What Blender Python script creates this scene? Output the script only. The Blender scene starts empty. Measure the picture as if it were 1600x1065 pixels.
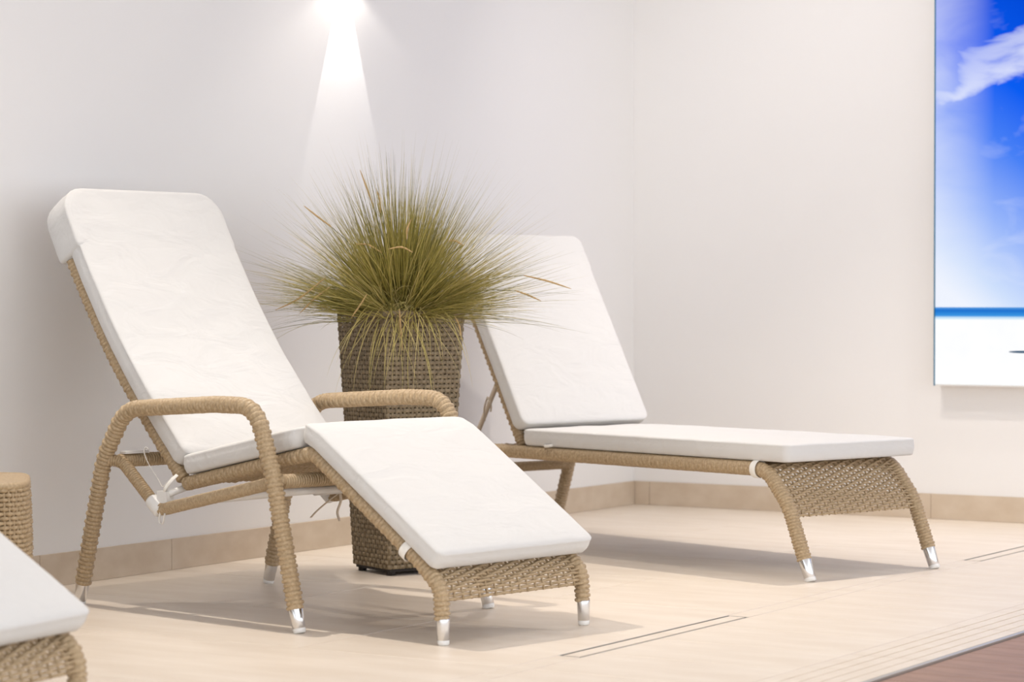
import bpy, math, random
import numpy as np
from mathutils import Vector, Matrix, noise as mnoise

random.seed(7); rng = np.random.default_rng(7)
scene = bpy.context.scene
col = scene.collection
R = math.radians

# ------------------------------------------------------------------ camera
FPX, CAMH, YH = 3915.0, 0.90, 471.0          # focal length in px of the 1600 px frame, eye height, horizon row
cd = bpy.data.cameras.new('camera'); cam = bpy.data.objects.new('camera', cd); col.objects.link(cam)
cd.sensor_width = 36.0; cd.lens = 36.0 * FPX / 1600.0
cam.location = (0, 0, CAMH)
cam.rotation_euler = (R(90) - math.atan((532.5 - YH) / FPX), 0, 0)
cd.clip_start = 0.05; cd.clip_end = 100
cd.dof.use_dof = True; cd.dof.focus_distance = 7.6; cd.dof.aperture_fstop = 3.8
scene.camera = cam

# ------------------------------------------------------------------ light
w = bpy.data.worlds.new('world'); scene.world = w; w.use_nodes = True
bg = w.node_tree.nodes['Background']; bg.inputs[0].default_value = (0.90, 0.94, 1.0, 1); bg.inputs[1].default_value = 1.25
vs = scene.view_settings
vs.view_transform = 'Standard'; vs.look = 'None'; vs.gamma = 1.0; vs.use_curve_mapping = False; vs.exposure = 0.70

# room frame: origin in the corner, local x along the right wall, local -y along the left wall towards the camera
CORNER = Vector((0.5403, 11.1327, 0)); RTH = math.atan2(-0.526, 0.851)
RM = Matrix.Translation(CORNER) @ Matrix.Rotation(RTH, 4, 'Z')
def room(x, y, z=0): return RM @ Vector((x, -y, z))       # x along right wall, y along left wall from corner

def spot(name, loc, target, energy, size, blend, color, radius=0.03):
    l = bpy.data.lights.new(name, 'SPOT'); l.energy = energy; l.spot_size = R(size); l.spot_blend = blend
    l.color = color; l.shadow_soft_size = radius
    o = bpy.data.objects.new(name, l); col.objects.link(o); o.location = loc
    o.rotation_euler = (Vector(target) - Vector(loc)).to_track_quat('-Z', 'Y').to_euler()
    return o
WARM = (1.0, 0.91, 0.81); NEUT = (1.0, 0.95, 0.90)
spot('ceiling_spot_recliner', (-1.42, 7.58, 2.98), (0.05, 6.4, 0.0), 135, 88, 1.0, WARM)
spot('ceiling_spot_front', (0.10, 6.05, 2.98), (-0.2, 5.9, 0.0), 24, 100, 0.9, WARM, 0.05)
spot('ceiling_spot_lounger', (1.08, 9.20, 2.98), (1.15, 8.75, 0.0), 118, 96, 1.0, WARM)
spot('ceiling_spot_plant', (-0.36, 9.22, 2.98), (-0.36, 8.4, 0.6), 55, 60, 0.9, WARM)
spot('ceiling_spot_wall', room(1.10, 1.8, 2.98), room(1.0, 0.0, 1.0), 36, 100, 1.0, (1.0, 0.94, 0.90), 0.06)
spot('ceiling_spot_picture', room(2.75, 0.75, 2.98), room(2.6, 0.25, 0.0), 34, 90, 1.0, NEUT, 0.04)
LAMP = room(0.024, 2.21, 2.15)
spot('wall_lamp_beam', LAMP, LAMP + Vector((0, 0, -1)), 26, 37, 0.08, (1, 0.97, 0.93), 0.002)
spot('wall_lamp_flood', room(0.09, 2.21, 2.15), room(0.30, 2.21, 1.0), 1.5, 125, 0.3, (1, 0.95, 0.88), 0.02)

# ------------------------------------------------------------------ helpers
def lin(c):
    return tuple(((x/255)/12.92 if x/255 <= .04045 else ((x/255+.055)/1.055)**2.4) for x in c)
MATS = {}
def mat(name, rgb, rough=0.6, var=0.0, scale=20.0, bump=0.0, bscale=200.0, metallic=0.0, rgb2=None, stretch=None, spec=None, sheen=0):
    m = bpy.data.materials.new(name); m.use_nodes = True; nt = m.node_tree
    b = nt.nodes['Principled BSDF']; c = lin(rgb)
    b.inputs['Base Color'].default_value = (*c, 1); b.inputs['Roughness'].default_value = rough
    b.inputs['Metallic'].default_value = metallic
    if spec is not None: b.inputs['Specular IOR Level'].default_value = spec
    if sheen: b.inputs['Sheen Weight'].default_value = sheen
    tc = nt.nodes.new('ShaderNodeTexCoord'); mp = nt.nodes.new('ShaderNodeMapping')
    nt.links.new(tc.outputs['Object'], mp.inputs[0])
    if stretch: mp.inputs['Scale'].default_value = stretch
    if var or rgb2:
        n = nt.nodes.new('ShaderNodeTexNoise'); n.inputs['Scale'].default_value = scale; n.inputs['Detail'].default_value = 5
        r = nt.nodes.new('ShaderNodeValToRGB')
        c2 = lin(rgb2) if rgb2 else tuple(x*(1-var) for x in c)
        r.color_ramp.elements[0].position = .35; r.color_ramp.elements[1].position = .68
        r.color_ramp.elements[0].color = (*c2, 1); r.color_ramp.elements[1].color = (*c, 1)
        nt.links.new(mp.outputs[0], n.inputs['Vector']); nt.links.new(n.outputs['Fac'], r.inputs[0])
        nt.links.new(r.outputs[0], b.inputs['Base Color'])
    if bump:
        n2 = nt.nodes.new('ShaderNodeTexNoise'); n2.inputs['Scale'].default_value = bscale; n2.inputs['Detail'].default_value = 4
        bp = nt.nodes.new('ShaderNodeBump'); bp.inputs['Strength'].default_value = bump; bp.inputs['Distance'].default_value = .004
        nt.links.new(mp.outputs[0], n2.inputs['Vector']); nt.links.new(n2.outputs['Fac'], bp.inputs['Height'])
        nt.links.new(bp.outputs[0], b.inputs['Normal'])
    MATS[name] = m; return m

mat('wall_paint', (238, 236, 234), .75, bump=.05, bscale=120)
mat('ceiling_paint', (240, 240, 238), .8)
mat('grout', (196, 178, 158), .85)
mat('floor_tile', (230, 218, 203), .42, scale=2.2, rgb2=(221, 207, 190), stretch=(1.2, 5, 1), bump=.06, bscale=60)
mat('base_tile', (212, 196, 176), .5, scale=5, rgb2=(202, 184, 162), stretch=(2, 2, 3), bump=.05, bscale=60)
mat('wood', (168, 132, 110), .5, scale=6, rgb2=(134, 102, 84), stretch=(1, 14, 1), bump=.1, bscale=40)
mat('alu', (190, 188, 184), .35, metallic=.9)
mat('dark_gap', (70, 60, 52), .8)
mat('wicker', (192, 168, 134), .48, scale=140, rgb2=(166, 142, 108), bump=.12, bscale=600)
mat('planter_wicker', (150, 133, 105), .5, scale=70, rgb2=(118, 102, 77), bump=.25, bscale=350)
mat('planter_base', (38, 32, 28), .7)
mat('soil', (70, 58, 40), .95, var=.5, scale=60)
mat('fabric', (216, 214, 211), .85, bump=.18, bscale=900, sheen=.15)
def add_wrinkles(m):
    nt = m.node_tree; b = nt.nodes['Principled BSDF']; tc = [n for n in nt.nodes if n.type == 'TEX_COORD'][0]; old = [n for n in nt.nodes if n.type == 'BUMP'][0]
    mp = nt.nodes.new('ShaderNodeMapping'); mp.inputs['Scale'].default_value = (9, 3.5, 6); mp.inputs['Rotation'].default_value = (.3, .2, .5)
    n = nt.nodes.new('ShaderNodeTexNoise'); n.inputs['Scale'].default_value = 1.6; n.inputs['Detail'].default_value = 3; n.inputs['Distortion'].default_value = .8
    bp = nt.nodes.new('ShaderNodeBump'); bp.inputs['Strength'].default_value = .55; bp.inputs['Distance'].default_value = .012
    nt.links.new(tc.outputs['Object'], mp.inputs[0]); nt.links.new(mp.outputs[0], n.inputs['Vector']); nt.links.new(n.outputs['Fac'], bp.inputs['Height'])
    nt.links.new(bp.outputs[0], old.inputs['Normal'])
add_wrinkles(MATS['fabric'])
mat('strap', (238, 234, 226), .8, bump=.1, bscale=600)
mat('ribbon', (205, 190, 170), .8)
mat('chrome', (225, 225, 225), .16, metallic=1.0)
mat('white_plastic', (236, 234, 230), .35)
mat('powder_coat', (205, 190, 172), .45)
mat('bolt_steel', (150, 150, 148), .3, metallic=1)
mat('seed_head', (204, 170, 118), .8, var=.2, scale=80)
mat('frame_edge', (24, 112, 150), .35, metallic=.4)

def finish(me, m, smooth=True):
    me.materials.append(MATS[m] if isinstance(m, str) else m)
    if smooth: me.polygons.foreach_set('use_smooth', [True]*len(me.polygons))
    me.update(); return me

class MB:
    def __init__(s): s.v = []; s.f = []; s.n = 0
    def add(s, v, f):
        v = np.asarray(v, float).reshape(-1, 3); s.v.append(v)
        s.f.extend([tuple(i + s.n for i in q) for q in f]); s.n += len(v)
    def box(s, x0, x1, y0, y1, z0, z1):
        s.add([(x0,y0,z0),(x1,y0,z0),(x1,y1,z0),(x0,y1,z0),(x0,y0,z1),(x1,y0,z1),(x1,y1,z1),(x0,y1,z1)],
              [(0,3,2,1),(4,5,6,7),(0,1,5,4),(1,2,6,5),(2,3,7,6),(3,0,4,7)])
    def sweep(s, P, N, B, rn, rb, sides=6, cap=True, closed=False, power=None, phase=0.0):
        """P,N,B (n,3); rn, rb scalars or (n,) or (n,sides)"""
        n = len(P); th = np.arange(sides)/sides*2*np.pi + phase
        c, sn = np.cos(th), np.sin(th)
        if power:
            c = np.sign(c)*np.abs(c)**power; sn = np.sign(sn)*np.abs(sn)**power
        rn = np.broadcast_to(np.asarray(rn, float).reshape(-1, 1) if np.ndim(rn) == 1 else rn, (n, sides))
        rb = np.broadcast_to(np.asarray(rb, float).reshape(-1, 1) if np.ndim(rb) == 1 else rb, (n, sides))
        V = P[:, None, :] + N[:, None, :]*(rn*c)[:, :, None] + B[:, None, :]*(rb*sn)[:, :, None]
        F = []
        m = n if closed else n-1
        for i in range(m):
            a = i*sides; b = ((i+1) % n)*sides
            for j in range(sides):
                k = (j+1) % sides; F.append((a+j, a+k, b+k, b+j))
        if cap and not closed:
            F.append(tuple(range(sides-1, -1, -1))); F.append(tuple((n-1)*sides+j for j in range(sides)))
        s.add(V.reshape(-1, 3), F)
    def build(s, name, m, parent=None, smooth=True, loc=None, rotz=None):
        me = bpy.data.meshes.new(name)
        me.from_pydata(np.concatenate(s.v).tolist(), [], s.f); finish(me, m, smooth)
        return link(name, me, parent, loc, rotz)
def link(name, me, parent=None, loc=None, rotz=None):
    o = bpy.data.objects.new(name, me); col.objects.link(o)
    if parent: o.parent = parent
    if loc is not None: o.location = loc
    if rotz is not None: o.rotation_euler = (0, 0, rotz)
    return o
def empty(name, loc, rotz=0):
    o = link(name, None, None, loc, rotz); o.empty_display_size = .1; return o
def tag(o, label=None, cat=None, group=None, kind=None):
    for k, v in (('label', label), ('category', cat), ('group', group), ('kind', kind)):
        if v: o[k] = v
    return o
def roomobj(mb, name, m, kind='structure', smooth=False):
    o = mb.build(name, m, None, smooth, CORNER, RTH)
    if kind: o['kind'] = kind
    return o

def fillet(pts, rad, seg=7):
    """round the inner corners of a polyline; rad scalar or list"""
    pts = [np.array(p, float) for p in pts]; out = [pts[0]]
    for i in range(1, len(pts)-1):
        r = rad[i] if isinstance(rad, (list, tuple)) else rad
        a, b, c = pts[i-1], pts[i], pts[i+1]
        d1 = (a-b)/np.linalg.norm(a-b); d2 = (c-b)/np.linalg.norm(c-b)
        ang = math.acos(max(-1, min(1, d1.dot(d2))))
        if r <= 0 or ang > 3.1: out.append(b); continue
        t = min(r/math.tan(ang/2), .48*np.linalg.norm(a-b), .48*np.linalg.norm(c-b))
        p, q = b+d1*t, b+d2*t
        for k in range(seg+1):
            u = k/seg; out.append((1-u)**2*p + 2*u*(1-u)*b + u*u*q)
    out.append(pts[-1]); return np.array(out)
def smooth_curve(pts, n=40):
    """Catmull-Rom through points"""
    P = np.array(pts, float); P = np.vstack([2*P[0]-P[1], P, 2*P[-1]-P[-2]]); out = []
    k = max(2, n//(len(pts)-1))
    for i in range(1, len(P)-2):
        for u in np.linspace(0, 1, k, endpoint=False):
            out.append(.5*((2*P[i]) + (P[i+1]-P[i-1])*u + (2*P[i-1]-5*P[i]+4*P[i+1]-P[i+2])*u*u + (3*P[i]-P[i-1]-3*P[i+1]+P[i+2])*u**3))
    out.append(P[-2]); return np.array(out)
def resample(P, step):
    P = np.asarray(P, float); L = np.concatenate([[0], np.cumsum(np.linalg.norm(np.diff(P, axis=0), axis=1))])
    n = max(2, int(round(L[-1]/step))+1); x = np.linspace(0, L[-1], n)
    return np.stack([np.interp(x, L, P[:, k]) for k in range(3)], 1), x
def frames(P, ref):
    T = np.gradient(P, axis=0); T /= np.linalg.norm(T, axis=1)[:, None]
    N = np.zeros_like(P); n = np.array(ref, float)
    for i in range(len(P)):
        n = n - T[i]*n.dot(T[i]); n /= np.linalg.norm(n); N[i] = n
    return T, N, np.cross(T, N)

def wicker_tube(mb, pts, r, pitch=.0125, sides=14, ref=(0, 1, 0), braid=0.0, sub=6):
    """tube wrapped with round cane: every wrap is a ridge; braid > 0 weaves the wraps over stakes on the +-ref sides"""
    pts = np.asarray(pts, float); L = np.linalg.norm(np.diff(pts, axis=0), axis=1).sum()
    pitch = L/max(1, round(L/pitch)); P, x = resample(pts, pitch/sub); T, N, B = frames(P, ref)
    th = np.arange(sides)/sides*2*np.pi
    ph = np.repeat(x[:, None]/pitch, sides, 1)
    ridge = np.sqrt(np.abs(np.sin(np.pi*ph)))
    k = np.floor(ph+1e-6)
    jit = (np.sin(k*12.9898)*43758.5453) % 1 - .5
    rad = r - .0034 + .0046*ridge + .0009*jit
    if braid:
        ct = np.abs(np.cos(th))[None, :]; zone = np.clip((ct-.35)*2.2, 0, 1)
        off = np.where(k % 2 == 0, 1.0, -1.0)*np.sign(np.sin(th*3+.3))[None, :]
        rad = rad + braid*zone*off*ridge
    mb.sweep(P, N, B, rad, rad, sides)
def plain_tube(mb, pts, r, sides=12, ref=(0, 1, 0), step=.02):
    P, x = resample(pts, step); T, N, B = frames(P, ref); mb.sweep(P, N, B, r, r, sides)
def ribbon(mb, pts, wid, th, ref=(0, 1, 0), step=.006):
    P, x = resample(smooth_curve(pts, 60), step); T, N, B = frames(P, ref)
    mb.sweep(P, N, B, wid/2, th/2, 8, power=.5)
def ribbon_part(name, m, parent, pts, wid, th):
    mb = MB(); ribbon(mb, pts, wid, th); return mb.build(name, m, parent)
def lathe_axis(mb, p0, p1, prof, sides=16):
    """prof: list of (u along axis 0..1, radius)"""
    p0 = np.array(p0, float); p1 = np.array(p1, float); d = p1-p0
    P = np.array([p0+d*u for u, r in prof]); rr = np.array([r for u, r in prof])
    t = d/np.linalg.norm(d); ref = np.array([0, 1., 0]); ref -= t*ref.dot(t); ref /= np.linalg.norm(ref)
    N = np.repeat(ref[None], len(P), 0); B = np.repeat(np.cross(t, ref)[None], len(P), 0)
    mb.sweep(P, N, B, rr, rr, sides)

def weave(mb, surf, A, Bn, arow, bstake, r=.0042, amp=.0036, flat=1.0, sub=4, stake_r=.004, closed=False, stakeflat=1.0, sides=5):
    """surf(a,b)->(P,N); rows run along b at each a; stakes run along a.  A = length along a, Bn = along b"""
    na = max(2, int(round(A/arow))); nb = max(2, int(round(Bn/bstake)))
    if closed and nb % 2: nb += 1
    bs = np.linspace(0, 1, nb*sub + (0 if closed else 1), endpoint=not closed)
    for i in range(na):
        a = (i+.5)/na
        ph = np.pi*nb*bs + (np.pi if i % 2 else 0)
        P, N = surf(np.full_like(bs, a), bs)
        wob = .0006*np.sin(bs*37+i*2.1)
        C = P + N*(amp*np.cos(ph)+wob)[:, None]
        T = np.roll(C, -1, 0)-np.roll(C, 1, 0) if closed else np.gradient(C, axis=0)
        T /= np.linalg.norm(T, axis=1)[:, None]
        Nn = N - T*np.sum(N*T, 1)[:, None]; Nn /= np.linalg.norm(Nn, axis=1)[:, None]
        mb.sweep(C, Nn, np.cross(T, Nn), r, r*flat, sides, closed=closed)
    as_ = np.linspace(0, 1, max(8, na//2))
    for j in range(nb + (0 if closed else 1)):
        b = j/nb
        P, N = surf(as_, np.full_like(as_, b))
        T = np.gradient(P, axis=0); T /= np.linalg.norm(T, axis=1)[:, None]
        mb.sweep(P, N, np.cross(T, N), stake_r, stake_r*stakeflat, 5)

def fbm(x, y, z): return mnoise.noise(Vector((x, y, z)))
def pad(L, W, t, rc=.035, re=.009, puff=.012, seed=0., wr=.0022, rc_end=None, n_out=112, sag=0.0):
    """box cushion with seams: x 0..L, y centred, z 0..t -> (verts, faces)"""
    rc0 = rc; rc1 = rc if rc_end is None else rc_end
    out = []; per = n_out//4
    # rounded rectangle outline, many points along the straight runs
    def arc(cx, cy, r, a0):
        return [(cx+r*math.cos(a0+k/6*math.pi/2), cy+r*math.sin(a0+k/6*math.pi/2)) for k in range(7)]
    cs = arc(L-rc1, W/2-rc1, rc1, 0) , arc(rc0, W/2-rc0, rc0, math.pi/2), arc(rc0, -W/2+rc0, rc0, math.pi), arc(L-rc1, -W/2+rc1, rc1, 1.5*math.pi)
    for q in range(4):
        out += cs[q]; p = cs[q][-1]; nx = cs[(q+1) % 4][0]
        for k in range(1, per-7): out.append((p[0]+(nx[0]-p[0])*k/(per-7), p[1]+(nx[1]-p[1])*k/(per-7)))
    out = np.array(out); n = len(out); cen = np.array([L/2, 0])
    d = out-np.roll(out, 1, 0); d2 = np.roll(out, -1, 0)-out; nn = d/np.linalg.norm(d, axis=1)[:, None]+d2/np.linalg.norm(d2, axis=1)[:, None]
    nrm = np.stack([nn[:, 1], -nn[:, 0]], 1); nrm /= np.linalg.norm(nrm, axis=1)[:, None]
    rings = []
    def ring(off, sc, z):
        p = cen+(out+nrm*off-cen)*sc; rings.append(np.column_stack([p, np.full(n, z)]))
    for sc in (.12, .4, .7, .9): ring(-re, sc, 0)
    ring(-re*.9, 1, 0); ring(-re*.25, 1, re*.3); ring(0, 1, re)
    ring(.003, 1, t*.35); ring(.0035, 1, t*.6); ring(.0015, 1, t-re*1.1)
    ring(.0022, 1, t-re*.7); ring(.0018, 1, t-re*.35); ring(-.002, 1, t-re*.12)   # the welt
    ring(-re*.9, 1, t)
    for sc in (.985, .96, .93, .88, .8, .7, .6, .48, .36, .24, .12):
        ring(-re, sc, t)
    V = []
    for k, rg in enumerate(rings):
        for x, y, z in rg:
            u = max(0, 1-((2*y/W)**2)**1.5); v = max(0, 1-((2*(x-L/2)/L)**2)**3)
            f = u*v
            top = z > t*.5
            e = 0
            if top: z += puff*f**.7 - sag*f
            wn = fbm(x*9+seed, y*9, z*4+seed)+.5*fbm(x*22+seed, y*14, seed)
            if k >= 5: 
                if z > t-.004: z += wr*wn*(1 if f > .02 else .5)
                else: y += wr*.9*wn*np.sign(y)*(1 if abs(y) > W/2-.02 else 0)
            V.append((x, y, z))
    F = []
    for i in range(len(rings)-1):
        for j in range(n):
            k = (j+1) % n; F.append((i*n+j, i*n+k, (i+1)*n+k, (i+1)*n+j))
    V.append((L/2, 0, 0)); V.append((L/2, 0, t+puff-sag))
    a = len(V)-2
    for j in range(n):
        k = (j+1) % n; F.append((a, k, j)); F.append((a+1, (len(rings)-1)*n+j, (len(rings)-1)*n+k))
    return np.array(V), F
def along(V, path, x0=0.0):
    """map pad coords onto a profile path [(s,h)...]: x follows the path, z its upper normal"""
    Pp = np.array(path, float); Ls = np.concatenate([[0], np.cumsum(np.linalg.norm(np.diff(Pp, axis=0), axis=1))])
    def at(l):
        l = np.asarray(l)
        s = np.interp(l, Ls, Pp[:, 0]); h = np.interp(l, Ls, Pp[:, 1])
        lo = l < 0; hi = l > Ls[-1]
        d0 = (Pp[1]-Pp[0])/Ls[1]; d1 = (Pp[-1]-Pp[-2])/(Ls[-1]-Ls[-2])
        s = np.where(lo, Pp[0, 0]+d0[0]*l, np.where(hi, Pp[-1, 0]+d1[0]*(l-Ls[-1]), s))
        h = np.where(lo, Pp[0, 1]+d0[1]*l, np.where(hi, Pp[-1, 1]+d1[1]*(l-Ls[-1]), h))
        return s, h
    l = V[:, 0]+x0; s, h = at(l); s1, h1 = at(l+.03); s0, h0 = at(l-.03)
    dx, dz = s1-s0, h1-h0; q = np.hypot(dx, dz); dx /= q; dz /= q
    nx, nz = -dz, dx
    flip = np.sign(nz + (nz == 0)); nx, nz = nx*flip, nz*flip
    return np.column_stack([s+nx*V[:, 2], V[:, 1], h+nz*V[:, 2]])
def prof3(path, t): return [(p[0], t, p[1]) for p in path]

# ------------------------------------------------------------------ structure
mb = MB(); mb.box(-.15, 0, -10.2, .15, -.3, 3.2); roomobj(mb, 'wall_left', 'wall_paint')
mb = MB(); mb.box(0, 6.5, 0, .15, -.3, 3.2); roomobj(mb, 'wall_right', 'wall_paint')
mb = MB(); mb.box(0, 6.5, -10.2, 0, 3.05, 3.2); roomobj(mb, 'ceiling', 'ceiling_paint')
mb = MB(); mb.box(0, 2.985, -10.2, 0, -.25, -.0035); floor = roomobj(mb, 'floor', 'grout')
EDGE = 3.0; STEP = .006
G = .0016
tile_cache = {}
def tile_mesh(lx, ly, th, name, m, bev=.0012):
    key = (round(lx, 4), round(ly, 4), th, m)
    if key in tile_cache: return tile_cache[key]
    mb = MB(); b = bev
    mb.add([(0,0,-th),(lx,0,-th),(lx,ly,-th),(0,ly,-th),(0,0,-b),(lx,0,-b),(lx,ly,-b),(0,ly,-b),(b,b,0),(lx-b,b,0),(lx-b,ly-b,0),(b,ly-b,0)],
           [(0,3,2,1),(0,1,5,4),(1,2,6,5),(2,3,7,6),(3,0,4,7),(4,5,9,8),(5,6,10,9),(6,7,11,10),(7,4,8,11),(8,9,10,11)])
    me = bpy.data.meshes.new(name); me.from_pydata(np.concatenate(mb.v).tolist(), [], mb.f); finish(me, m, False)
    tile_cache[key] = me; return me
def floor_tile(x0, x1, y0, y1):
    me = tile_mesh(x1-x0-2*G, y1-y0-2*G, .0033, 'tile', 'floor_tile')
    o = link('tile', me, floor); o.location = (x0+G, -y1+G, 0); return o
ROW = .645; D0, D1, S0 = 2.145, 2.215, 2.77
drains = [(.80, 1.515), (3.32, 4.28)]
for k in range(15):
    y0, y1 = k*ROW, (k+1)*ROW
    xs = [0, .21, 1.50, D0] if k % 2 == 0 else [0, .855, D0]
    for a, b in zip(xs[:-1], xs[1:]): floor_tile(a, b, y0, y1)
    for q in range(2): floor_tile(D1, S0, y0+q*ROW/2, y0+(q+1)*ROW/2)
    # grooved nosing tile
    gm = 'nosing'
    if gm not in tile_cache:
        mb = MB(); L = ROW-2*G; x = 0; bands = [(.0, .034)]
        prof = []; W = EDGE-S0-2*G-.014
        n = 5; bw = W/n; g = .005
        for i in range(n):
            prof += [(i*bw+(g if i else 0), -.0033 if i else -.0033), (i*bw+(g if i else 0), 0), ((i+1)*bw-.001, 0), ((i+1)*bw-.001, -.0033 if i == n-1 else -.0028)]
        V = []; F = []
        for y in (0, L): V += [(p[0], y, p[1]) for p in prof]
        m_ = len(prof)
        for i in range(m_-1): F.append((i, i+1, m_+i+1, m_+i))
        F.append(tuple(range(m_-1, -1, -1))); F.append(tuple(range(m_, 2*m_)))
        mb.add(V, F)
        me = bpy.data.meshes.new('nosing_tile'); me.from_pydata(np.concatenate(mb.v).tolist(), [], mb.f); finish(me, 'floor_tile', False); tile_cache[gm] = me
    o = link('nosing_tile', tile_cache[gm], floor); o.location = (S0+G, -y1+G, 0)
# narrow tile strip in line with the slot drains
cuts = [0]+[v for d in drains for v in d]+[9.675]
for a, b in zip(cuts[0::2], cuts[1::2]):
    n = max(1, round((b-a)/1.29))
    for q in range(n): floor_tile(D0, D1, a+(b-a)*q/n, a+(b-a)*(q+1)/n)
for (a, b), lab in zip(drains, ('slot drain in the pale floor tiles beyond the far foot of the armless sun lounger', 'slot drain in the pale floor tiles nearest the step edge and the recliner foot end')):
    t = empty('slot_drain', RM @ Vector((D0, -b, 0)), RTH); tag(t, lab, 'drain', 'slot drains in the tiled floor')
    mb = MB(); mb.box(.001, D1-D0-.001, .001, b-a-.001, -.0034, -.0030); mb.build('channel', 'dark_gap', t, False)
    mb = MB(); mb.box(.013, D1-D0-.010, .010, b-a-.012, -.0030, -.0002); mb.build('tile_insert', 'floor_tile', t, False)
    mb = MB(); W = D1-D0
    for x0, x1, y0, y1 in ((.0012, .004, .0012, b-a-.0012), (W-.004, W-.0012, .0012, b-a-.0012), (.004, W-.004, .0012, .004), (.004, W-.004, b-a-.004, b-a-.0012)): mb.box(x0, x1, y0, y1, -.0030, -.0006)
    mb.build('edge_profile', 'alu', t, False)
# step edge and lower wooden floor
mb = MB(); mb.box(2.985, 3.0, -10.2, 0, -.25, -.0003); roomobj(mb, 'trim_1', 'alu')
mb = MB(); mb.box(3.0, 6.5, -10.2, 0, -.25, -STEP-.004); wf = roomobj(mb, 'floor_wood', 'dark_gap')
PW = .135
for k in range(75):
    off = (k*.83) % 2.2; x = 3.001; cutx = [3.001]+[v for v in (3.001+off, 3.001+off+2.2) if 3.2 < v < 6.3]+[6.5]
    for a, b in zip(cutx[:-1], cutx[1:]):
        key = ('pl', round(b-a, 3))
        me = tile_mesh(b-a-.002, PW-.002, .0039, 'plank', 'wood')
        o = link('plank', me, wf); o.location = (a+.001, -(k+1)*PW+.001, -STEP)
# baseboards of long tiles
BH, BT = .104, .011
def base_tiles(name, joints, along_x):
    L = joints[-1]
    mb = MB()
    if along_x: mb.box(BT+.001, L, -BT+.003, -.0002, .0002, BH-.002)
    else: mb.box(.0002, BT-.003, -L, -.0002, .0002, BH-.002)
    bo = roomobj(mb, name, 'grout')
    for a, b in zip(joints[:-1], joints[1:]):
        mb = MB(); g = .0014
        if along_x: mb.box(a+g, b-g, -BT, -.001, .0008, BH)
        else: mb.box(.001, BT, -b+g, -a-g, .0008, BH)
        o = mb.build('tile', 'base_tile', bo, False)
base_tiles('baseboard_left', [0.0005]+[.645*k-.009 for k in range(1, 16)], False)
base_tiles('baseboard_right', [BT+.001, .087]+[.087+1.327*k for k in range(1, 5)], True)

# ------------------------------------------------------------------ backlit beach picture
PX0, PX1, PZ0, PZ1, PD = 1.452, 3.75, .555, 2.42, .075
pm = bpy.data.materials.new('beach_print'); pm.use_nodes = True; nt = pm.node_tree
for n in list(nt.nodes): nt.nodes.remove(n)
N = lambda t: nt.nodes.new(t)
LK = nt.links.new
outn = N('ShaderNodeOutputMaterial'); em = N('ShaderNodeEmission'); em.inputs[1].default_value = .63; LK(em.outputs[0], outn.inputs[0])
tc = N('ShaderNodeTexCoord'); sx = N('ShaderNodeSeparateXYZ'); LK(tc.outputs['Object'], sx.inputs[0])
def math_(op, a, b=None, clamp=False):
    m = N('ShaderNodeMath'); m.operation = op; m.use_clamp = clamp
    for i, v in enumerate((a, b)):
        if v is None: continue
        if isinstance(v, (int, float)): m.inputs[i].default_value = v
        else: LK(v, m.inputs[i])
    return m.outputs[0]
def mixc(f, a, b):
    m = N('ShaderNodeMix'); m.data_type = 'RGBA'
    LK(f, m.inputs[0])
    for i, v in ((6, a), (7, b)):
        if isinstance(v, tuple): m.inputs[i].default_value = (*lin(v), 1)
        else: LK(v, m.inputs[i])
    return m.outputs[2]
def ramp(f, stops):
    r = N('ShaderNodeValToRGB'); LK(f, r.inputs[0]); e = r.color_ramp.elements
    while len(e) < len(stops): e.new(.5)
    for q, (p, c) in zip(e, stops): q.position = p; q.color = (*lin(c), 1)
    return r.outputs[0]
X, Z = sx.outputs[0], sx.outputs[2]          # metres from the lower left corner of the print
SEA0, SEA1 = .272, .322
zz = math_('DIVIDE', math_('SUBTRACT', Z, SEA1), PZ1-PZ0-SEA1)
# deeper blue to the upper right
dd = math_('ADD', zz, math_('MULTIPLY', math_('SUBTRACT', X, .15), .45))
sky = ramp(dd, [(0, (238, 243, 252)), (.10, (205, 222, 250)), (.28, (150, 180, 248)), (.48, (72, 128, 244)), (.66, (10, 92, 240)), (1.0, (0, 66, 205))])
mp = N('ShaderNodeMapping'); mp.inputs['Rotation'].default_value = (0, R(-35), 0); mp.inputs['Scale'].default_value = (1.5, 1, 3.4); LK(tc.outputs['Object'], mp.inputs[0])
nz = N('ShaderNodeTexNoise'); nz.inputs['Scale'].default_value = 2.1; nz.inputs['Detail'].default_value = 7; nz.inputs['Distortion'].default_value = .6; LK(mp.outputs[0], nz.inputs['Vector'])
cl = N('ShaderNodeMapRange'); LK(nz.outputs['Fac'], cl.inputs[0]); cl.inputs[1].default_value = .55; cl.inputs[2].default_value = .90
left = N('ShaderNodeMapRange'); LK(X, left.inputs[0]); left.inputs[1].default_value = .26; left.inputs[2].default_value = -.02
band = math_('MULTIPLY', left.outputs[0], .62)
wl = math_('DIVIDE', math_('ADD', math_('SUBTRACT', Z, math_('ADD', 1.19, math_('MULTIPLY', X, .5))), math_('MULTIPLY', math_('SUBTRACT', nz.outputs['Fac'], .5), .45)), .085)
wisp = math_('MULTIPLY', math_('SUBTRACT', 1.0, math_('MULTIPLY', wl, wl), True), math_('ADD', .25, nz.outputs['Fac']))
cloud = math_('MAXIMUM', math_('MAXIMUM', math_('MULTIPLY', cl.outputs[0], .45), math_('MULTIPLY', wisp, .85)), math_('MULTIPLY', band, math_('ADD', .35, nz.outputs['Fac'])), True)
sky = mixc(cloud, sky, (236, 240, 252))
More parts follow.
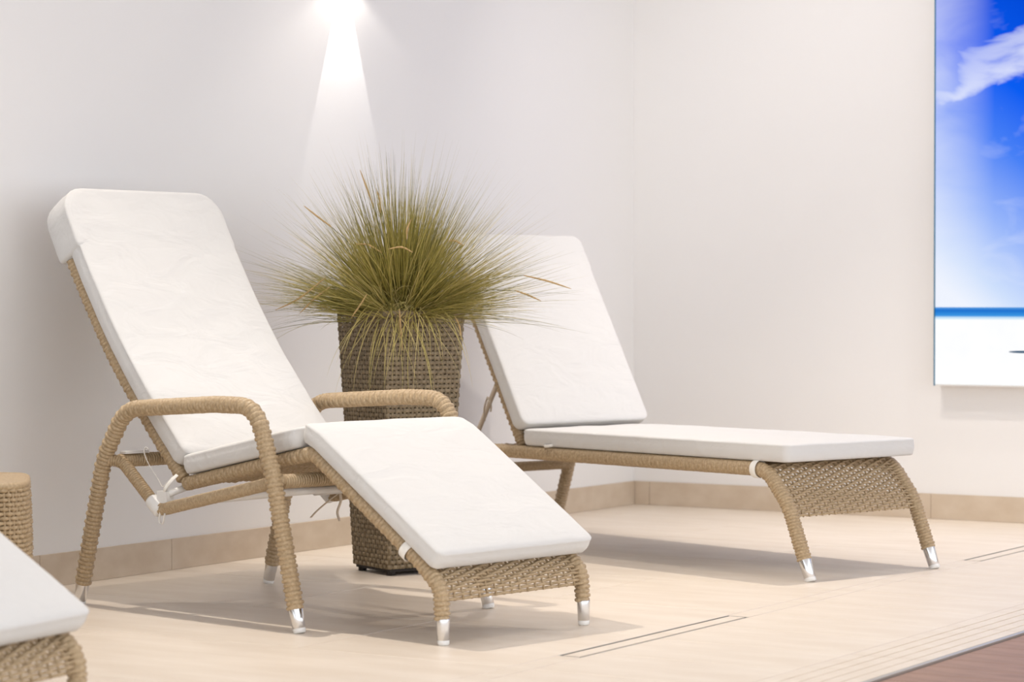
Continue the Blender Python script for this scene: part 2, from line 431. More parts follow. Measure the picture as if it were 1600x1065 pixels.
sea = ramp(math_('DIVIDE', math_('SUBTRACT', Z, SEA0), SEA1-SEA0), [(0, (225, 240, 250)), (.18, (190, 220, 245)), (.30, (60, 150, 225)), (.75, (25, 110, 205)), (1, (90, 160, 225))])
n3 = N('ShaderNodeTexNoise'); n3.inputs['Scale'].default_value = 9; LK(tc.outputs['Object'], n3.inputs['Vector'])
sand = ramp(n3.outputs['Fac'], [(.3, (250, 251, 253)), (.7, (255, 255, 255))])
# small dark boat-like mark on the sand
ex = math_('DIVIDE', math_('SUBTRACT', X, .385), .062); ez = math_('DIVIDE', math_('SUBTRACT', Z, .142), .005)
mk = math_('LESS_THAN', math_('ADD', math_('MULTIPLY', ex, ex), math_('MULTIPLY', ez, ez)), 1.0)
sand = mixc(mk, sand, (70, 95, 120))
c = mixc(math_('GREATER_THAN', Z, SEA0), sand, sea)
c = mixc(math_('GREATER_THAN', Z, SEA1), c, sky)
LK(c, em.inputs[0])
pic = empty('lightbox_picture', RM @ Vector((PX0, 0, PZ0)), RTH)
tag(pic, 'large backlit beach photograph with blue sky hanging on the right wall', 'picture')
Wp, Hp = PX1-PX0, PZ1-PZ0
mb = MB(); mb.box(0, Wp, -PD, -.001, 0, Hp); mb.build('frame', 'white_plastic', pic, False)
mb = MB(); mb.box(.006, Wp-.006, -PD-.003, -PD-.0002, .006, Hp-.006); mb.build('print', pm, pic, False)
for x0 in (0, Wp-.005):
    mb = MB(); mb.box(x0, x0+.005, -PD-.004, -PD-.0002, 0, Hp); mb.build('edge_strip', 'frame_edge', pic, False)

# ------------------------------------------------------------------ loungers
RR, AR = .0205, .0235
def foot_cap(parent, p, d, r=.0205, L=.066):
    """polished sleeve with a pale glide at its end; p = floor contact, d = leg direction upward"""
    p = np.array(p, float); d = np.array(d, float); d /= np.linalg.norm(d)
    mb = MB(); lathe_axis(mb, p+d*.012, p+d*(L+.004), [(0, r*.80), (.02, r*.86), (.5, r*.93), (.93, r), (1, r*.96)]); c = mb.build('foot_sleeve', 'chrome', parent)
    mb = MB(); q = p.copy(); lathe_axis(mb, q, q+d*.0145, [(0, r*.70), (.12, r*.84), (.8, r*.88), (1, r*.82)]); mb.build('foot_glide', 'white_plastic', parent)

def recliner(O, ang, label, back, group):
    root = empty('reclining_lounger', (O[0], O[1], 0), R(ang-90)); tag(root, label, 'lounger', group)
    seat = [(-.585, .372), (-.04, .483)]; knee = (-.04, .483)
    legp = [(-.585, .372), (-.04, .483), (.365, .218), (.447, .150), (.455, 0.0)]
    T = .28
    for sgn in (-1, 1):
        pts = fillet([(p[0], sgn*T, p[1]) for p in legp], [0, .05, .10, .07, 0])
        tot = resample(pts, .004)[0]; tot = tot[tot[:, 2] > .060]
        mb = MB(); wicker_tube(mb, tot, RR, braid=.0016); rail = mb.build('side_rail', 'wicker', root)
        foot_cap(rail, (.456, sgn*T, 0), (-.02, 0, 1), .0185)
        # arm hoop
        A = .375
        ap = [(0.004, 0), (-.105, .43), (-.175, .612), (-.345, .612), (-.745, .588), (-.845, .44), (-.965, 0)]
        hoop = fillet([(p[0], sgn*A, p[1]) for p in ap], [0, .25, .10, .2, .13, .25, 0], 10)
        hh = resample(hoop, .004)[0]; hh = hh[hh[:, 2] > .060]
        mb = MB(); wicker_tube(mb, hh, AR, pitch=.0125, braid=.0022); arm = mb.build('armrest', 'wicker', root)
        foot_cap(arm, (.004, sgn*A, 0), (-.109, 0, .43)); foot_cap(arm, (-.965, sgn*A, 0), (.12, 0, .44))
        # bent support bar under the seat with its plastic clamp
        sp = fillet([(-.832, sgn*(A-.004), .435), (-.80, sgn*.342, .430), (-.645, sgn*.338, .303), (-.615, sgn*.338, .300), (-.10, sgn*.340, .408), (-.095, sgn*(A-.004), .412)], [0, .05, .03, .04, .03, 0])
        mb = MB(); wicker_tube(mb, sp, .0175, pitch=.008); sb = mb.build('support_bar', 'wicker', root)
        cl_ = MB()
        lathe_axis(cl_, (-.672, sgn*.338, .325), (-.628, sgn*.338, .292), [(0, .020), (.1, .0225), (.9, .0225), (1, .020)])
        hj = cl_.build('hinge_clamp', 'white_plastic', root); cl_ = MB()
        P = np.array([(-.640, sgn*.312, .335), (-.640, sgn*.3585, .335)]); lathe_axis(cl_, P[0], P[1], [(0, .021), (.06, .0235), (.94, .0235), (1, .020)])
        cl_.build('knuckle', 'white_plastic', hj); cl_ = MB()
        cl_.box(-.640, -.596, min(sgn*.318, sgn*.345), max(sgn*.318, sgn*.345), .318, .352)
        cl_.build('hinge_plate', 'white_plastic', hj, False)
        mb = MB(); lathe_axis(mb, (-.640, sgn*.358, .335), (-.640, sgn*.364, .335), [(0, .010), (.7, .010), (1, .006)]); mb.build('bolt', 'bolt_steel', hj)
        mb = MB(); lathe_axis(mb, (-.598, sgn*.262, .362), (-.598, sgn*.335, .345), [(0, .010), (1, .010)]); mb.build('hinge_pin', 'white_plastic', root)
    # cross bars between the hoops
    mb = MB(); wicker_tube(mb, [(-.815, -.345, .432), (-.815, .345, .432)], .0195, pitch=.009, ref=(0, 0, 1)); mb.build('cross_bar', 'wicker', root)
    mb = MB(); wicker_tube(mb, [(-.10, -.345, .405), (-.10, .345, .405)], .0195, pitch=.009, ref=(0, 0, 1)); mb.build('cross_bar', 'wicker', root)
    mb = MB(); mb.box(-.822, -.796, -.335, -.245, .452, .459); mb.build('latch_strip', 'white_plastic', root, False)
    mb = MB(); plain_tube(mb, fillet([(-.60, -.24, .318), (-.56, -.24, .322), (-.13, -.24, .372), (-.13, .24, .372), (-.56, .24, .322), (-.60, .24, .318)], .03), .011, step=.01); mb.build('ratchet_frame', 'white_plastic', root)
    # back frame: curved U
    bc = smooth_curve([(p[0], 0, p[1]) for p in back], 40)
    up = [(p[0], -T, p[2]) for p in bc]; dn = [(p[0], T, p[2]) for p in bc[::-1]]
    d = bc[-1]-bc[-2]; d /= np.linalg.norm(d)
    pts = fillet(up[:-1]+[tuple(np.array(up[-1])+d*.0), tuple(np.array(dn[0]))]+dn[1:], [0]*(len(up)-1)+[.06, .06]+[0]*len(dn))
    mb = MB(); wicker_tube(mb, pts, RR, braid=.0016); mb.build('back_frame', 'wicker', root)
    bl = [(p[0], p[2]) for p in bc]
    # woven sheets
    def sheet(path, wid, z0=0.0):
        Pp = np.array(path, float); Ls = np.concatenate([[0], np.cumsum(np.linalg.norm(np.diff(Pp, axis=0), axis=1))])
        def f(a, b):
            V = np.column_stack([np.asarray(a)*Ls[-1], (np.asarray(b)-.5)*wid, np.full(len(a), z0)])
            P = along(V, path); V2 = V.copy(); V2[:, 2] += .01; Q = along(V2, path); return P, (Q-P)/.01
        return f, Ls[-1]
    for nm, path in (('woven_back', bl[2:-2]), ('woven_seat', seat)):
        f, L = sheet(path, .535); mb = MB(); weave(mb, f, L, .535, .013, .034, r=.0045, amp=.004, sub=2, sides=4); o = mb.build(nm, 'wicker', root); o['kind'] = 'stuff'
    fp = fillet([(-.02, 0, .470), (.365, 0, .218), (.447, 0, .150), (.455, 0, .112)], [0, .10, .07, 0]); fp = [(p[0], p[2]) for p in fp]
    f, L = sheet(fp, .54, .004); mb = MB(); weave(mb, f, L, .54, .0098, .031, r=.0044, amp=.0046, sub=6, stake_r=.0035); o = mb.build('woven_leg_panel', 'wicker', root); o['kind'] = 'stuff'
    # cushions
    lift = RR+.003
    Lb = sum(math.dist(bl[i], bl[i+1]) for i in range(len(bl)-1))
    V, F = pad(Lb+.01, .612, .062, rc=.03, re=.010, puff=.010, seed=3.1, rc_end=.085, wr=.003); V[:, 2] += lift
    mb = MB(); mb.add(along(V, bl, .028), F); bcsh = mb.build('back_cushion', 'fabric', root)
    V, F = pad(.205, .622, .118, rc=.012, re=.012, puff=.004, seed=8.8, rc_end=.085, wr=.003); V[:, 2] += lift+.0625-.118
    mb = MB(); mb.add(along(V, bl, Lb+.046-.205), F); mb.build('cushion_hood', 'fabric', bcsh)
    sl = math.dist(*seat)
    V, F = pad(sl-.052, .612, .055, rc=.03, re=.012, puff=.012, seed=5.3, wr=.004); V[:, 2] += lift
    mb = MB(); mb.add(along(V, seat, .018), F); sc_ = mb.build('seat_cushion', 'fabric', root)
    lp = [(-.085, .490), (-.055, .486), (-.025, .473), (.01, .450), (.365, .218)]
    V, F = pad(.594, .612, .055, rc=.022, re=.010, puff=.010, seed=1.7, wr=.0015); V[:, 2] += lift
    mb = MB(); mb.add(along(V, lp, .012), F); lc = mb.build('leg_cushion', 'fabric', root)
    # white strap round the rail near the foot end, ties at the hinge
    for sgn in (-1, 1):
        c0 = np.array([.330, sgn*T, .240]); dd = np.array([.405, 0, -.265]); dd /= np.linalg.norm(dd); nn = np.array([-dd[2], 0, dd[0]])
        ring = [c0+(np.array([0, 1., 0])*math.cos(a)*.0265+nn*math.sin(a)*.0265) for a in np.linspace(0, 2*math.pi, 25)]
        mb = MB(); P = np.array(ring[:-1]); Tn = np.roll(P, -1, 0)-np.roll(P, 1, 0); Tn /= np.linalg.norm(Tn, axis=1)[:, None]
        Nn = np.repeat(dd[None], 24, 0); mb.sweep(P, Nn, np.cross(Tn, Nn), .013, .0016, 8, closed=True, power=.5); mb.build('strap', 'strap', lc)
    ribbon_part('tie_ribbon', 'strap', sc_, [(-.585, -.318, .395), (-.600, -.335, .38), (-.612, -.345, .365), (-.625, -.35, .385), (-.668, -.352, .43), (-.690, -.35, .462), (-.688, -.345, .478), (-.682, -.34, .470)], .007, .002)
    ribbon_part('tie_ribbon', 'strap', sc_, [(-.60, -.318, .392), (-.612, -.338, .352), (-.60, -.346, .362), (-.585, -.335, .385), (-.58, -.318, .40)], .012, .002)
    ribbon_part('tie_ribbon', 'strap', sc_, [(-.615, -.350, .30), (-.620, -.352, .272), (-.612, -.352, .258), (-.602, -.352, .263), (-.597, -.350, .29)], .007, .002)
    ribbon_part('tie_ribbon', 'ribbon', sc_, [(-.52, .29, .345), (-.55, .30, .318), (-.60, .302, .29), (-.655, .302, .255), (-.684, .302, .232)], .010, .002)
    ribbon_part('tie_ribbon', 'ribbon', sc_, [(-.52, .29, .345), (-.55, .30, .318), (-.552, .304, .29), (-.565, .302, .255), (-.555, .302, .228)], .010, .002)
    ribbon_part('tie_ribbon', 'ribbon', sc_, [(-.555, .296, .322), (-.535, .298, .326), (-.49, .290, .362)], .014, .002)
    return root

BACK_C = [(-.595, .385), (-.76, .555), (-.912, .730), (-1.03, .895), (-1.123, 1.038), (-1.195, 1.165)]
recliner((-.325, 7.07), 47.3, 'wicker reclining lounger with armrests and white cushion in front of the planter', BACK_C, 'wicker reclining loungers')
BACK_D = [(-.595, .385), (-.71, .60), (-.80, .80), (-.87, .97), (-.92, 1.11), (-.955, 1.23)]
DV = R(64); dv = np.array([math.cos(DV), math.sin(DV)]); du = np.array([dv[1], -dv[0]])
Dp = np.array([-.922, 5.31])-.455*du-.275*dv
recliner(Dp, 64, 'foreground lounger showing only its white cushioned foot end in the lower left corner', BACK_D, 'wicker reclining loungers')

def flat_lounger(O, ang):
    root = empty('sun_lounger', (O[0], O[1], 0), R(ang-90)); tag(root, 'armless wicker sun lounger with flat white seat cushion under the beach picture', 'lounger')
    bows = []; T = .305; rail_h = .352; r = .0235
    for sgn in (-1, 1):
        pts = fillet([(-1.935, sgn*T, 0), (-1.815, sgn*T, rail_h), (-.185, sgn*T, rail_h), (-.085, sgn*T, .235), (.012, sgn*T, 0)], [0, .06, .10, .22, 0], 10)
        pp = resample(pts, .004)[0]; pp = pp[pp[:, 2] > .066]
        mb = MB(); wicker_tube(mb, pp, r, pitch=.0105, braid=.0014); rail = mb.build('side_rail', 'wicker', root)
        foot_cap(rail, (.012, sgn*T, 0), (-.097, 0, .235), .0215, .072); foot_cap(rail, (-1.935, sgn*T, 0), (.12, 0, .352), .0215, .072)
    mb = MB(); wicker_tube(mb, [(-1.845, -T, .262), (-1.845, T, .262)], .0185, pitch=.009, ref=(0, 0, 1)); mb.build('cross_bar', 'wicker', root)
    h0 = np.array([-1.445, .372]); d = np.array([-.50, .866]); d /= np.linalg.norm(d); Lb = .785; top = h0+d*Lb
    TB = .277
    pts = fillet([(h0[0], -TB, h0[1]), (top[0], -TB, top[1]), (top[0], TB, top[1]), (h0[0], TB, h0[1])], [0, .06, .06, 0])
    mb = MB(); wicker_tube(mb, pts, .0195, pitch=.0115, braid=.002); mb.build('back_frame', 'wicker', root)
    mb = MB(); plain_tube(mb, [(h0[0], -T, h0[1]-.012), (h0[0], T, h0[1]-.012)], .010, ref=(0, 0, 1)); mb.build('hinge_bar', 'powder_coat', root)
    for sgn in (-1, 1):
        a = h0+d*.30
        mb = MB(); plain_tube(mb, [(a[0]-.012, sgn*.245, a[1]), (-1.785, sgn*.245, .342)], .0095); st_ = mb.build('back_strut', 'powder_coat', root); mb = MB(); lathe_axis(mb, (a[0]-.012, sgn*.225, a[1]), (a[0]-.012, sgn*.275, a[1]), [(0, .012), (1, .012)]); mb.build('strut_knuckle', 'powder_coat', st_)
    mb = MB(); plain_tube(mb, [(-1.785, -T, .342), (-1.785, T, .342)], .010, ref=(0, 0, 1)); mb.build('strut_bar', 'powder_coat', root)
    bows.append(([(-1.665, -.262, .545), (-1.655, -.268, .538), (-1.643, -.268, .525), (-1.64, -.266, .505), (-1.644, -.266, .490)], .008, .002))
    bows.append(([(-1.665, -.262, .545), (-1.674, -.268, .515), (-1.679, -.268, .49), (-1.676, -.266, .455)], .008, .002))
    def sheet(path, wid, z0=0.0):
        Pp = np.array(path, float); Ls = np.concatenate([[0], np.cumsum(np.linalg.norm(np.diff(Pp, axis=0), axis=1))])
        def f(a, b):
            V = np.column_stack([np.asarray(a)*Ls[-1], (np.asarray(b)-.5)*wid, np.full(len(a), z0)])
            P = along(V, path); V2 = V.copy(); V2[:, 2] += .01; Q = along(V2, path); return P, (Q-P)/.01
        return f, Ls[-1]
    bl = [tuple(h0), tuple(top)]
    f, L = sheet([tuple(h0+d*.03), tuple(top-d*.02)], .505); mb = MB(); weave(mb, f, L, .505, .013, .034, r=.0045, amp=.004, sub=2, sides=4); o = mb.build('woven_back', 'wicker', root); o['kind'] = 'stuff'
    f, L = sheet([(-1.79, rail_h), (-.22, rail_h)], .56); mb = MB(); weave(mb, f, L, .56, .013, .034, r=.0045, amp=.004, sub=2, sides=4); o = mb.build('woven_seat', 'wicker', root); o['kind'] = 'stuff'
    fp = fillet([(-.215, 0, rail_h), (-.185, 0, rail_h), (-.085, 0, .235), (-.068, 0, .198)], [0, .10, .22, 0], 10); fp = [(p[0], p[2]) for p in fp]
    f, L = sheet(fp, .585, .008); mb = MB(); weave(mb, f, L, .585, .0103, .031, r=.0040, amp=.0046, sub=6, stake_r=.0035); o = mb.build('woven_foot_panel', 'wicker', root); o['kind'] = 'stuff'
    lift = .024
    V, F = pad(Lb+.02, .628, .060, rc=.03, re=.009, puff=.008, seed=4.4, rc_end=.035, wr=.0015); V[:, 2] += lift
    mb = MB(); mb.add(along(V, bl, .05), F); bc_ = mb.build('back_cushion', 'fabric', root)
    for b_ in bows: ribbon_part('tie_ribbon', 'ribbon', bc_, *b_)
    V, F = pad(.155, .636, .105, rc=.012, re=.010, puff=.003, seed=2.8, rc_end=.04, wr=.0015); V[:, 2] += lift+.0605-.105
    mb = MB(); mb.add(along(V, bl, Lb+.072-.155), F); mb.build('cushion_hood', 'fabric', bc_)
    sp = [(-1.40, rail_h), (-.085, rail_h)]
    V, F = pad(1.317, .636, .058, rc=.025, re=.010, puff=.010, seed=9.7, wr=.002); V[:, 2] += lift+.002
    mb = MB(); mb.add(along(V, sp, .0), F); sc_ = mb.build('seat_cushion', 'fabric', root)
    for sgn in (-1, 1):
        c0 = np.array([-.225, sgn*T, rail_h-.001]); ang_ = np.linspace(0, 2*math.pi, 24, endpoint=False)
        P = np.array([c0+np.array([0, math.cos(a)*.0285, math.sin(a)*.0285]) for a in ang_])
        Tn = np.roll(P, -1, 0)-np.roll(P, 1, 0); Tn /= np.linalg.norm(Tn, axis=1)[:, None]; Nn = np.repeat(np.array([[1., 0, 0]]), 24, 0)
        mb = MB(); mb.sweep(P, Nn, np.cross(Tn, Nn), .013, .0016, 8, closed=True, power=.5); mb.build('strap', 'strap', sc_)
    mb = MB(); ribbon(mb, [(-1.275, -.30, .385), (-1.272, -.322, .380), (-1.255, -.328, .381), (-1.238, -.325, .383), (-1.235, -.30, .386)], .010, .006, ref=(0, 0, 1)); mb.build('tie_ribbon', 'strap', sc_)
    return root
flat_lounger((1.186, 8.247), 40.3)

# ------------------------------------------------------------------ planter with ornamental grass
PC = Vector((-.372, 8.36, 0)); PROT = R(34)
plant = empty('potted_grass_plant', PC, PROT); tag(plant, 'tall tapered dark wicker planter with a spiky tuft of ornamental grass', 'potted plant')
PT, PB, PH = .312, .230, .862          # side length at the top, at the foot, height
def face(k):
    a = k*math.pi/2; nx, ny = math.cos(a), math.sin(a); tx, ty = -ny, nx
    def f(u, b):
        h = .022+np.asarray(u)*(PH-.022); s = PB+(PT-PB)*h/PH; b = np.asarray(b)-.5
        P = np.column_stack([nx*s/2+tx*b*s, ny*s/2+ty*b*s, h]); Nn = np.repeat(np.array([[nx, ny, -(PT-PB)/2/PH]]), len(h), 0)
        return P, Nn/np.linalg.norm(Nn, axis=1)[:, None]
    return f
def ring_surf(u, b):
    """closed loop round the four faces with tight corners"""
    h = .022+np.asarray(u)*(PH-.022); s = (PB+(PT-PB)*h/PH)/2; rc = .012
    b = np.asarray(b); q = np.floor(b*4).astype(int) % 4; w_ = (b*4) % 1
    a = q*np.pi/2; nx, ny = np.cos(a), np.sin(a); tx, ty = -ny, nx
    y = (w_*2-1)*s; ov = np.clip(np.abs(y)-(s-rc), 0, rc); inset = rc-np.sqrt(np.maximum(rc*rc-ov*ov*.8, 0))
    P = np.column_stack([nx*(s-inset)+tx*y, ny*(s-inset)+ty*y, h])
    N0 = np.column_stack([nx+tx*np.sign(y)*ov/rc*.95, ny+ty*np.sign(y)*ov/rc*.95, np.full(len(h), -.04)])
    return P, N0/np.linalg.norm(N0, axis=1)[:, None]
mb = MB()
rows = 54
for i in range(rows):
    nb = 72; sub = 4
    bs = np.arange(nb*sub)/(nb*sub); a = (i+.5)/rows
    P, Nn = ring_surf(np.full_like(bs, a), bs)
    ph = np.pi*nb*bs+(np.pi if i % 2 else 0)
    C = P+Nn*(.0022*np.clip(1.6*np.cos(ph), -1, 1)+.0004*np.sin(i*3.1+bs*50))[:, None]
    Tt = np.roll(C, -1, 0)-np.roll(C, 1, 0); Tt /= np.linalg.norm(Tt, axis=1)[:, None]
    Nn = Nn-Tt*np.sum(Nn*Tt, 1)[:, None]; Nn /= np.linalg.norm(Nn, axis=1)[:, None]
    mb.sweep(C, Nn, np.cross(Tt, Nn), .0022, .0072, 6, closed=True, power=.6)
o = mb.build('woven_strands', 'planter_wicker', plant); o['kind'] = 'stuff'
mb = MB()
us = np.linspace(0, 1, 12)
for j in range(72):
    P, Nn = ring_surf(us, np.full_like(us, (j+.5)/72)); Tt = np.gradient(P, axis=0); Tt /= np.linalg.norm(Tt, axis=1)[:, None]
    mb.sweep(P-Nn*.0002, Nn, np.cross(Tt, Nn), .0016, .0046, 6, power=.6)
o = mb.build('woven_stakes', 'planter_wicker', plant); o['kind'] = 'stuff'
def frustum(mb, z0, z1, ins):
    V = []
    for z in (z0, z1):
        s = (PB+(PT-PB)*z/PH)/2-ins; V += [(-s, -s, z), (s, -s, z), (s, s, z), (-s, s, z)]
    mb.add(V, [(0,3,2,1),(4,5,6,7),(0,1,5,4),(1,2,6,5),(2,3,7,6),(3,0,4,7)])
mb = MB(); frustum(mb, .012, PH-.06, .0075); mb.build('inner_pot', 'planter_base', plant, False)
mb = MB(); loop = []
for z in (PH+.004,):
    bs = np.arange(120)/120; P, Nn = ring_surf(np.full(120, 1.0), bs); Tt = np.roll(P, -1, 0)-np.roll(P, 1, 0); Tt /= np.linalg.norm(Tt, axis=1)[:, None]
    mb.sweep(P-Nn*.003, Nn, np.cross(Tt, Nn), .0075, .0085, 8, closed=True, power=.7)
mb.build('rim', 'planter_wicker', plant)
for sx_ in (-1, 1):
    for sy_ in (-1, 1):
        mb = MB(); c = PB/2-.022; lathe_axis(mb, (sx_*c, sy_*c, 0), (sx_*c, sy_*c, .022), [(0, .012), (.15, .014), (1, .014)]); mb.build('foot', 'planter_base', plant)
mb = MB(); s = .137; n = 16; V = []; F = []
for i in range(n+1):
    for j in range(n+1):
        x, y = (i/n*2-1)*s, (j/n*2-1)*s; V.append((x, y, PH-.05+.04*math.exp(-(x*x+y*y)/.008)+.006*fbm(x*30, y*30, 2)))
for i in range(n):
    for j in range(n): F.append((i*(n+1)+j, (i+1)*(n+1)+j, (i+1)*(n+1)+j+1, i*(n+1)+j+1))
mb.add(V, F); mb.build('soil', 'soil', plant)
# blades
gm = bpy.data.materials.new('grass_blade'); gm.use_nodes = True; nt2 = gm.node_tree; b = nt2.nodes['Principled BSDF']
at = nt2.nodes.new('ShaderNodeAttribute'); at.attribute_name = 'tint'
rp = nt2.nodes.new('ShaderNodeValToRGB'); e = rp.color_ramp.elements
cols = [(0, (104, 102, 50)), (.3, (142, 134, 66)), (.6, (178, 164, 86)), (.82, (208, 192, 118)), (1, (226, 206, 144))]
while len(e) < len(cols): e.new(.5)
for q, (p, c) in zip(e, cols): q.position = p; q.color = (*lin(c), 1)
nt2.links.new(at.outputs['Fac'], rp.inputs[0]); nt2.links.new(rp.outputs[0], b.inputs['Base Color']); b.inputs['Roughness'].default_value = .5
b.inputs['Transmission Weight'].default_value = 0
blade_v = []; blade_f = []; tint = []; nv = 0
def blade(base, az, el, L, droop, w0, tn, curl=0.0, seg=9, pw=1.4):
    """el = start elevation; the blade bends over by `droop` radians along its length"""
    global nv
    p = np.array(base, float); ds = L/seg; pts = [p.copy()]
    for k in range(seg):
        u = (k+.5)/seg; e_ = el-droop*u**pw; a_ = az+curl*u
        p = p+ds*np.array([math.cos(e_)*math.cos(a_), math.cos(e_)*math.sin(a_), math.sin(e_)]); pts.append(p.copy())
    P = np.array(pts); T_, N_, B_ = frames(P, (math.sin(az)+.01, -math.cos(az), .02))
    u = np.linspace(0, 1, seg+1); ww = w0*np.clip(1.05-u**1.6, .06, 1)*np.clip(.55+u*3, 0, 1)
    th = np.array([0, 2.2, 4.1]); V = P[:, None, :]+N_[:, None, :]*(ww[:, None]*np.cos(th))[:, :, None]+B_[:, None, :]*(.5*ww[:, None]*np.sin(th))[:, :, None]
    blade_v.append(V.reshape(-1, 3))
    for i in range(seg):
        for j in range(3):
            k = (j+1) % 3; blade_f.append((nv+i*3+j, nv+i*3+k, nv+i*3+3+k, nv+i*3+3+j))
    nv += 3*(seg+1); tint.extend([tn]*(3*(seg+1)))
GZ = PH-.03
LOC = lambda wx, wy: (wx*math.cos(-PROT)-wy*math.sin(-PROT), wx*math.sin(-PROT)+wy*math.cos(-PROT))   # world offset -> planter frame
for t_i in range(150):
    taz = rng.uniform(0, 2*math.pi); q = rng.random(); tel = R(86)-R(78)*q**.64
    trad = .02+.08*q*rng.random(); tl = rng.uniform(.44, .58)*(1.0 if q < .6 else .97); ttint = rng.normal(.50, .17); tdroop = rng.normal(.10, .12)+.10*q
    cx_, cy_ = trad*math.cos(taz), trad*math.sin(taz)
    for i in range(int(rng.integers(12, 24))):
        az = taz+rng.normal(0, .15)/max(.35, math.cos(tel)); el = max(R(4), tel+rng.normal(0, .10))
        L = tl*rng.uniform(.62, 1.04)
        blade((cx_+rng.normal(0, .012), cy_+rng.normal(0, .012), GZ+rng.uniform(-.01, .03)), az, el, L, tdroop+rng.normal(0, .10), rng.uniform(.0014, .0028), float(np.clip(ttint+rng.normal(0, .17), 0, 1)), rng.normal(0, .22))
for i in range(150):      # wispy long tips
    az = rng.uniform(0, 2*math.pi); el = R(rng.uniform(30, 88)); blade((.05*math.cos(az), .05*math.sin(az), GZ), az, el, rng.uniform(.54, .66), rng.uniform(.05, .3), .0008, float(rng.uniform(.4, .9)), rng.normal(0, .2), 11)
view = math.atan2(-1, 0)-PROT   # towards the camera in the planter frame
for i in range(85):      # pale blades hanging over the front of the rim
    az = view+rng.normal(.12, .75); L = rng.uniform(.16, .40); lat = rng.normal(.01, .05)
    bx, by = .10*math.cos(view)-lat*math.sin(view), .10*math.sin(view)+lat*math.cos(view)
    blade((bx, by, PH+rng.uniform(.0, .03)), az, R(rng.uniform(5, 45)), L, R(rng.uniform(75, 118)), rng.uniform(.0018, .0028), float(rng.uniform(.70, 1)), rng.normal(0, .15), 12, .45)
for i in range(60):      # curly pale ones in the heart of the tuft
    az = view+rng.normal(0, .8); blade((.08*math.cos(az), .08*math.sin(az), GZ+.03), az, R(rng.uniform(35, 80)), rng.uniform(.14, .26), R(rng.uniform(60, 150)), rng.uniform(.0014, .002), float(rng.uniform(.7, 1)), rng.normal(0, 1.2), 12)
me = bpy.data.meshes.new('grass_blades'); me.from_pydata(np.concatenate(blade_v).tolist(), [], blade_f)
at_ = me.attributes.new('tint', 'FLOAT', 'POINT'); at_.data.foreach_set('value', tint); finish(me, gm)
o = link('grass_blades', me, plant); o['kind'] = 'stuff'
# brown seed spikes: (tip px, start px, depth offset towards camera)
PXM = 472.0
def pp(px, py, dy): 
    x, y = LOC((px-625)/PXM*(1-dy/8.36), -dy); return np.array([x, y, PH+(485-py)/PXM])
for (x0, y0, x1, y1, xm, ym, dy) in [(585, 320, 564, 263, 575, 292, .12), (520, 352, 476, 319, 498, 336, .15), (512, 430, 433, 480, 470, 462, .22), (518, 445, 471, 485, 495, 462, .22),
        (600, 392, 556, 379, 578, 380, .2), (650, 392, 612, 387, 632, 384, .26), (640, 372, 648, 340, 641, 356, .24), (728, 381, 704, 374, 716, 374, .2), (578, 455, 553, 492, 570, 468, .26),
        (628, 478, 633, 542, 630, 508, .22), (715, 490, 725, 525, 722, 505, .2), (820, 426, 895, 447, 858, 435, .05), (808, 450, 848, 466, 828, 457, .08), (597, 330, 590, 292, 595, 310, .14)]:
    base = np.array([*LOC(0, -.05), GZ]); a, m_, t_ = pp(x0, y0, dy), pp(xm, ym, dy), pp(x1, y1, dy)
    mid = base*.35+a*.65+np.array([0, 0, .03])
    st = smooth_curve([base, mid, a], 14); P, x = resample(st, .02); T_, N_, B_ = frames(P, (.3, 1, .1))
    mb = MB(); mb.sweep(P, N_, B_, .0011, .0011, 5); stem = mb.build('flower_stem', gm, plant)
    mb = MB(); P, x = resample(smooth_curve([a, m_, t_], 30), .003); T_, N_, B_ = frames(P, (.3, 1, .1)); u = np.linspace(0, 1, len(P))
    rr = .0030*np.clip(np.sin(np.pi*np.clip(u*.9+.08, 0, 1))**.5, .2, 1)*(1+.22*np.sin(u*140))
    mb.sweep(P, N_, B_, rr, rr, 7); mb.build('seed_head', 'seed_head', stem)

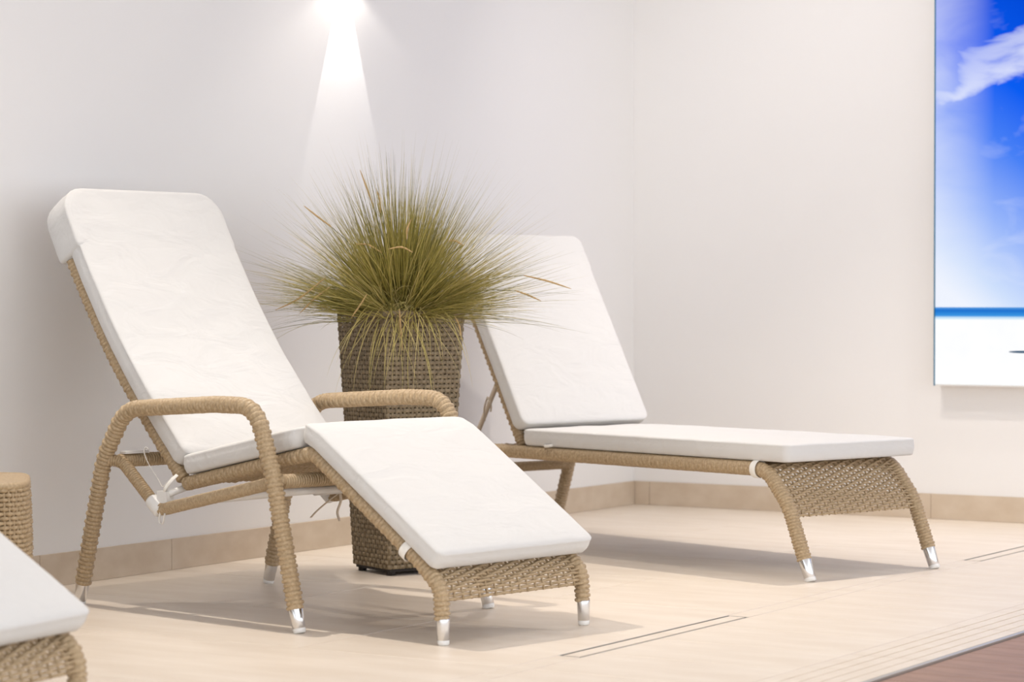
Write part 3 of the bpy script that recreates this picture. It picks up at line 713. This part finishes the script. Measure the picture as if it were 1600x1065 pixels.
# ------------------------------------------------------------------ woven side table at the left edge
TS, TH = .44, .418
tc_ = Vector((-1.55, 6.84, 0)); tab = empty('side_table', tc_, R(10)); tag(tab, 'low woven wicker side table at the left edge behind the foreground cushion', 'side table')
def tsurf(u, b):
    h = .02+np.asarray(u)*(TH-.035); b = np.asarray(b); th = b*2*np.pi
    s = TS/2*(1.0+.03*np.sin(np.pi*np.asarray(u))); e_ = 2/5.5
    c, sn = np.cos(th), np.sin(th); P = np.column_stack([s*np.sign(c)*np.abs(c)**e_, s*np.sign(sn)*np.abs(sn)**e_, h])
    Nn = np.column_stack([np.sign(c)*np.abs(c)**(2-e_), np.sign(sn)*np.abs(sn)**(2-e_), np.zeros_like(h)]); return P, Nn/np.linalg.norm(Nn, axis=1)[:, None]
mb = MB(); weave(mb, tsurf, TH-.035, 4*TS*.95, .0125, .030, r=.0060, amp=.0050, closed=True, sub=6); o = mb.build('woven_body', 'wicker', tab); o['kind'] = 'stuff'
mb = MB(); th = np.arange(96)/96
def slab(mb, z0, z1, k):
    V = []; P0, N0 = tsurf(np.zeros(96), th)
    for z, q in ((z0, k), (z1, k)): V += [(p[0]*q, p[1]*q, z) for p in P0]
    mb.add(V, [tuple(range(95, -1, -1)), tuple(range(96, 192))]+[(j, (j+1) % 96, 96+(j+1) % 96, 96+j) for j in range(96)])
slab(mb, .012, TH-.02, .955); mb.build('inner_core', 'planter_base', tab, False)
mb = MB(); P, Nn = tsurf(np.full(192, 1.0), np.arange(192)/192); P[:, 2] = TH-.010; Tt = np.roll(P, -1, 0)-np.roll(P, 1, 0); Tt /= np.linalg.norm(Tt, axis=1)[:, None]
mb.sweep(P, Nn, np.cross(Tt, Nn), .009, .010, 8, closed=True); mb.build('rim', 'wicker', tab)
mb = MB(); slab(mb, TH-.012, TH-.002, .985); mb.build('table_top', 'wicker', tab, False)
for sx_ in (-1, 1):
    for sy_ in (-1, 1):
        mb = MB(); lathe_axis(mb, (sx_*.16, sy_*.16, 0), (sx_*.16, sy_*.16, .02), [(0, .016), (.2, .018), (1, .018)]); mb.build('foot', 'planter_base', tab)
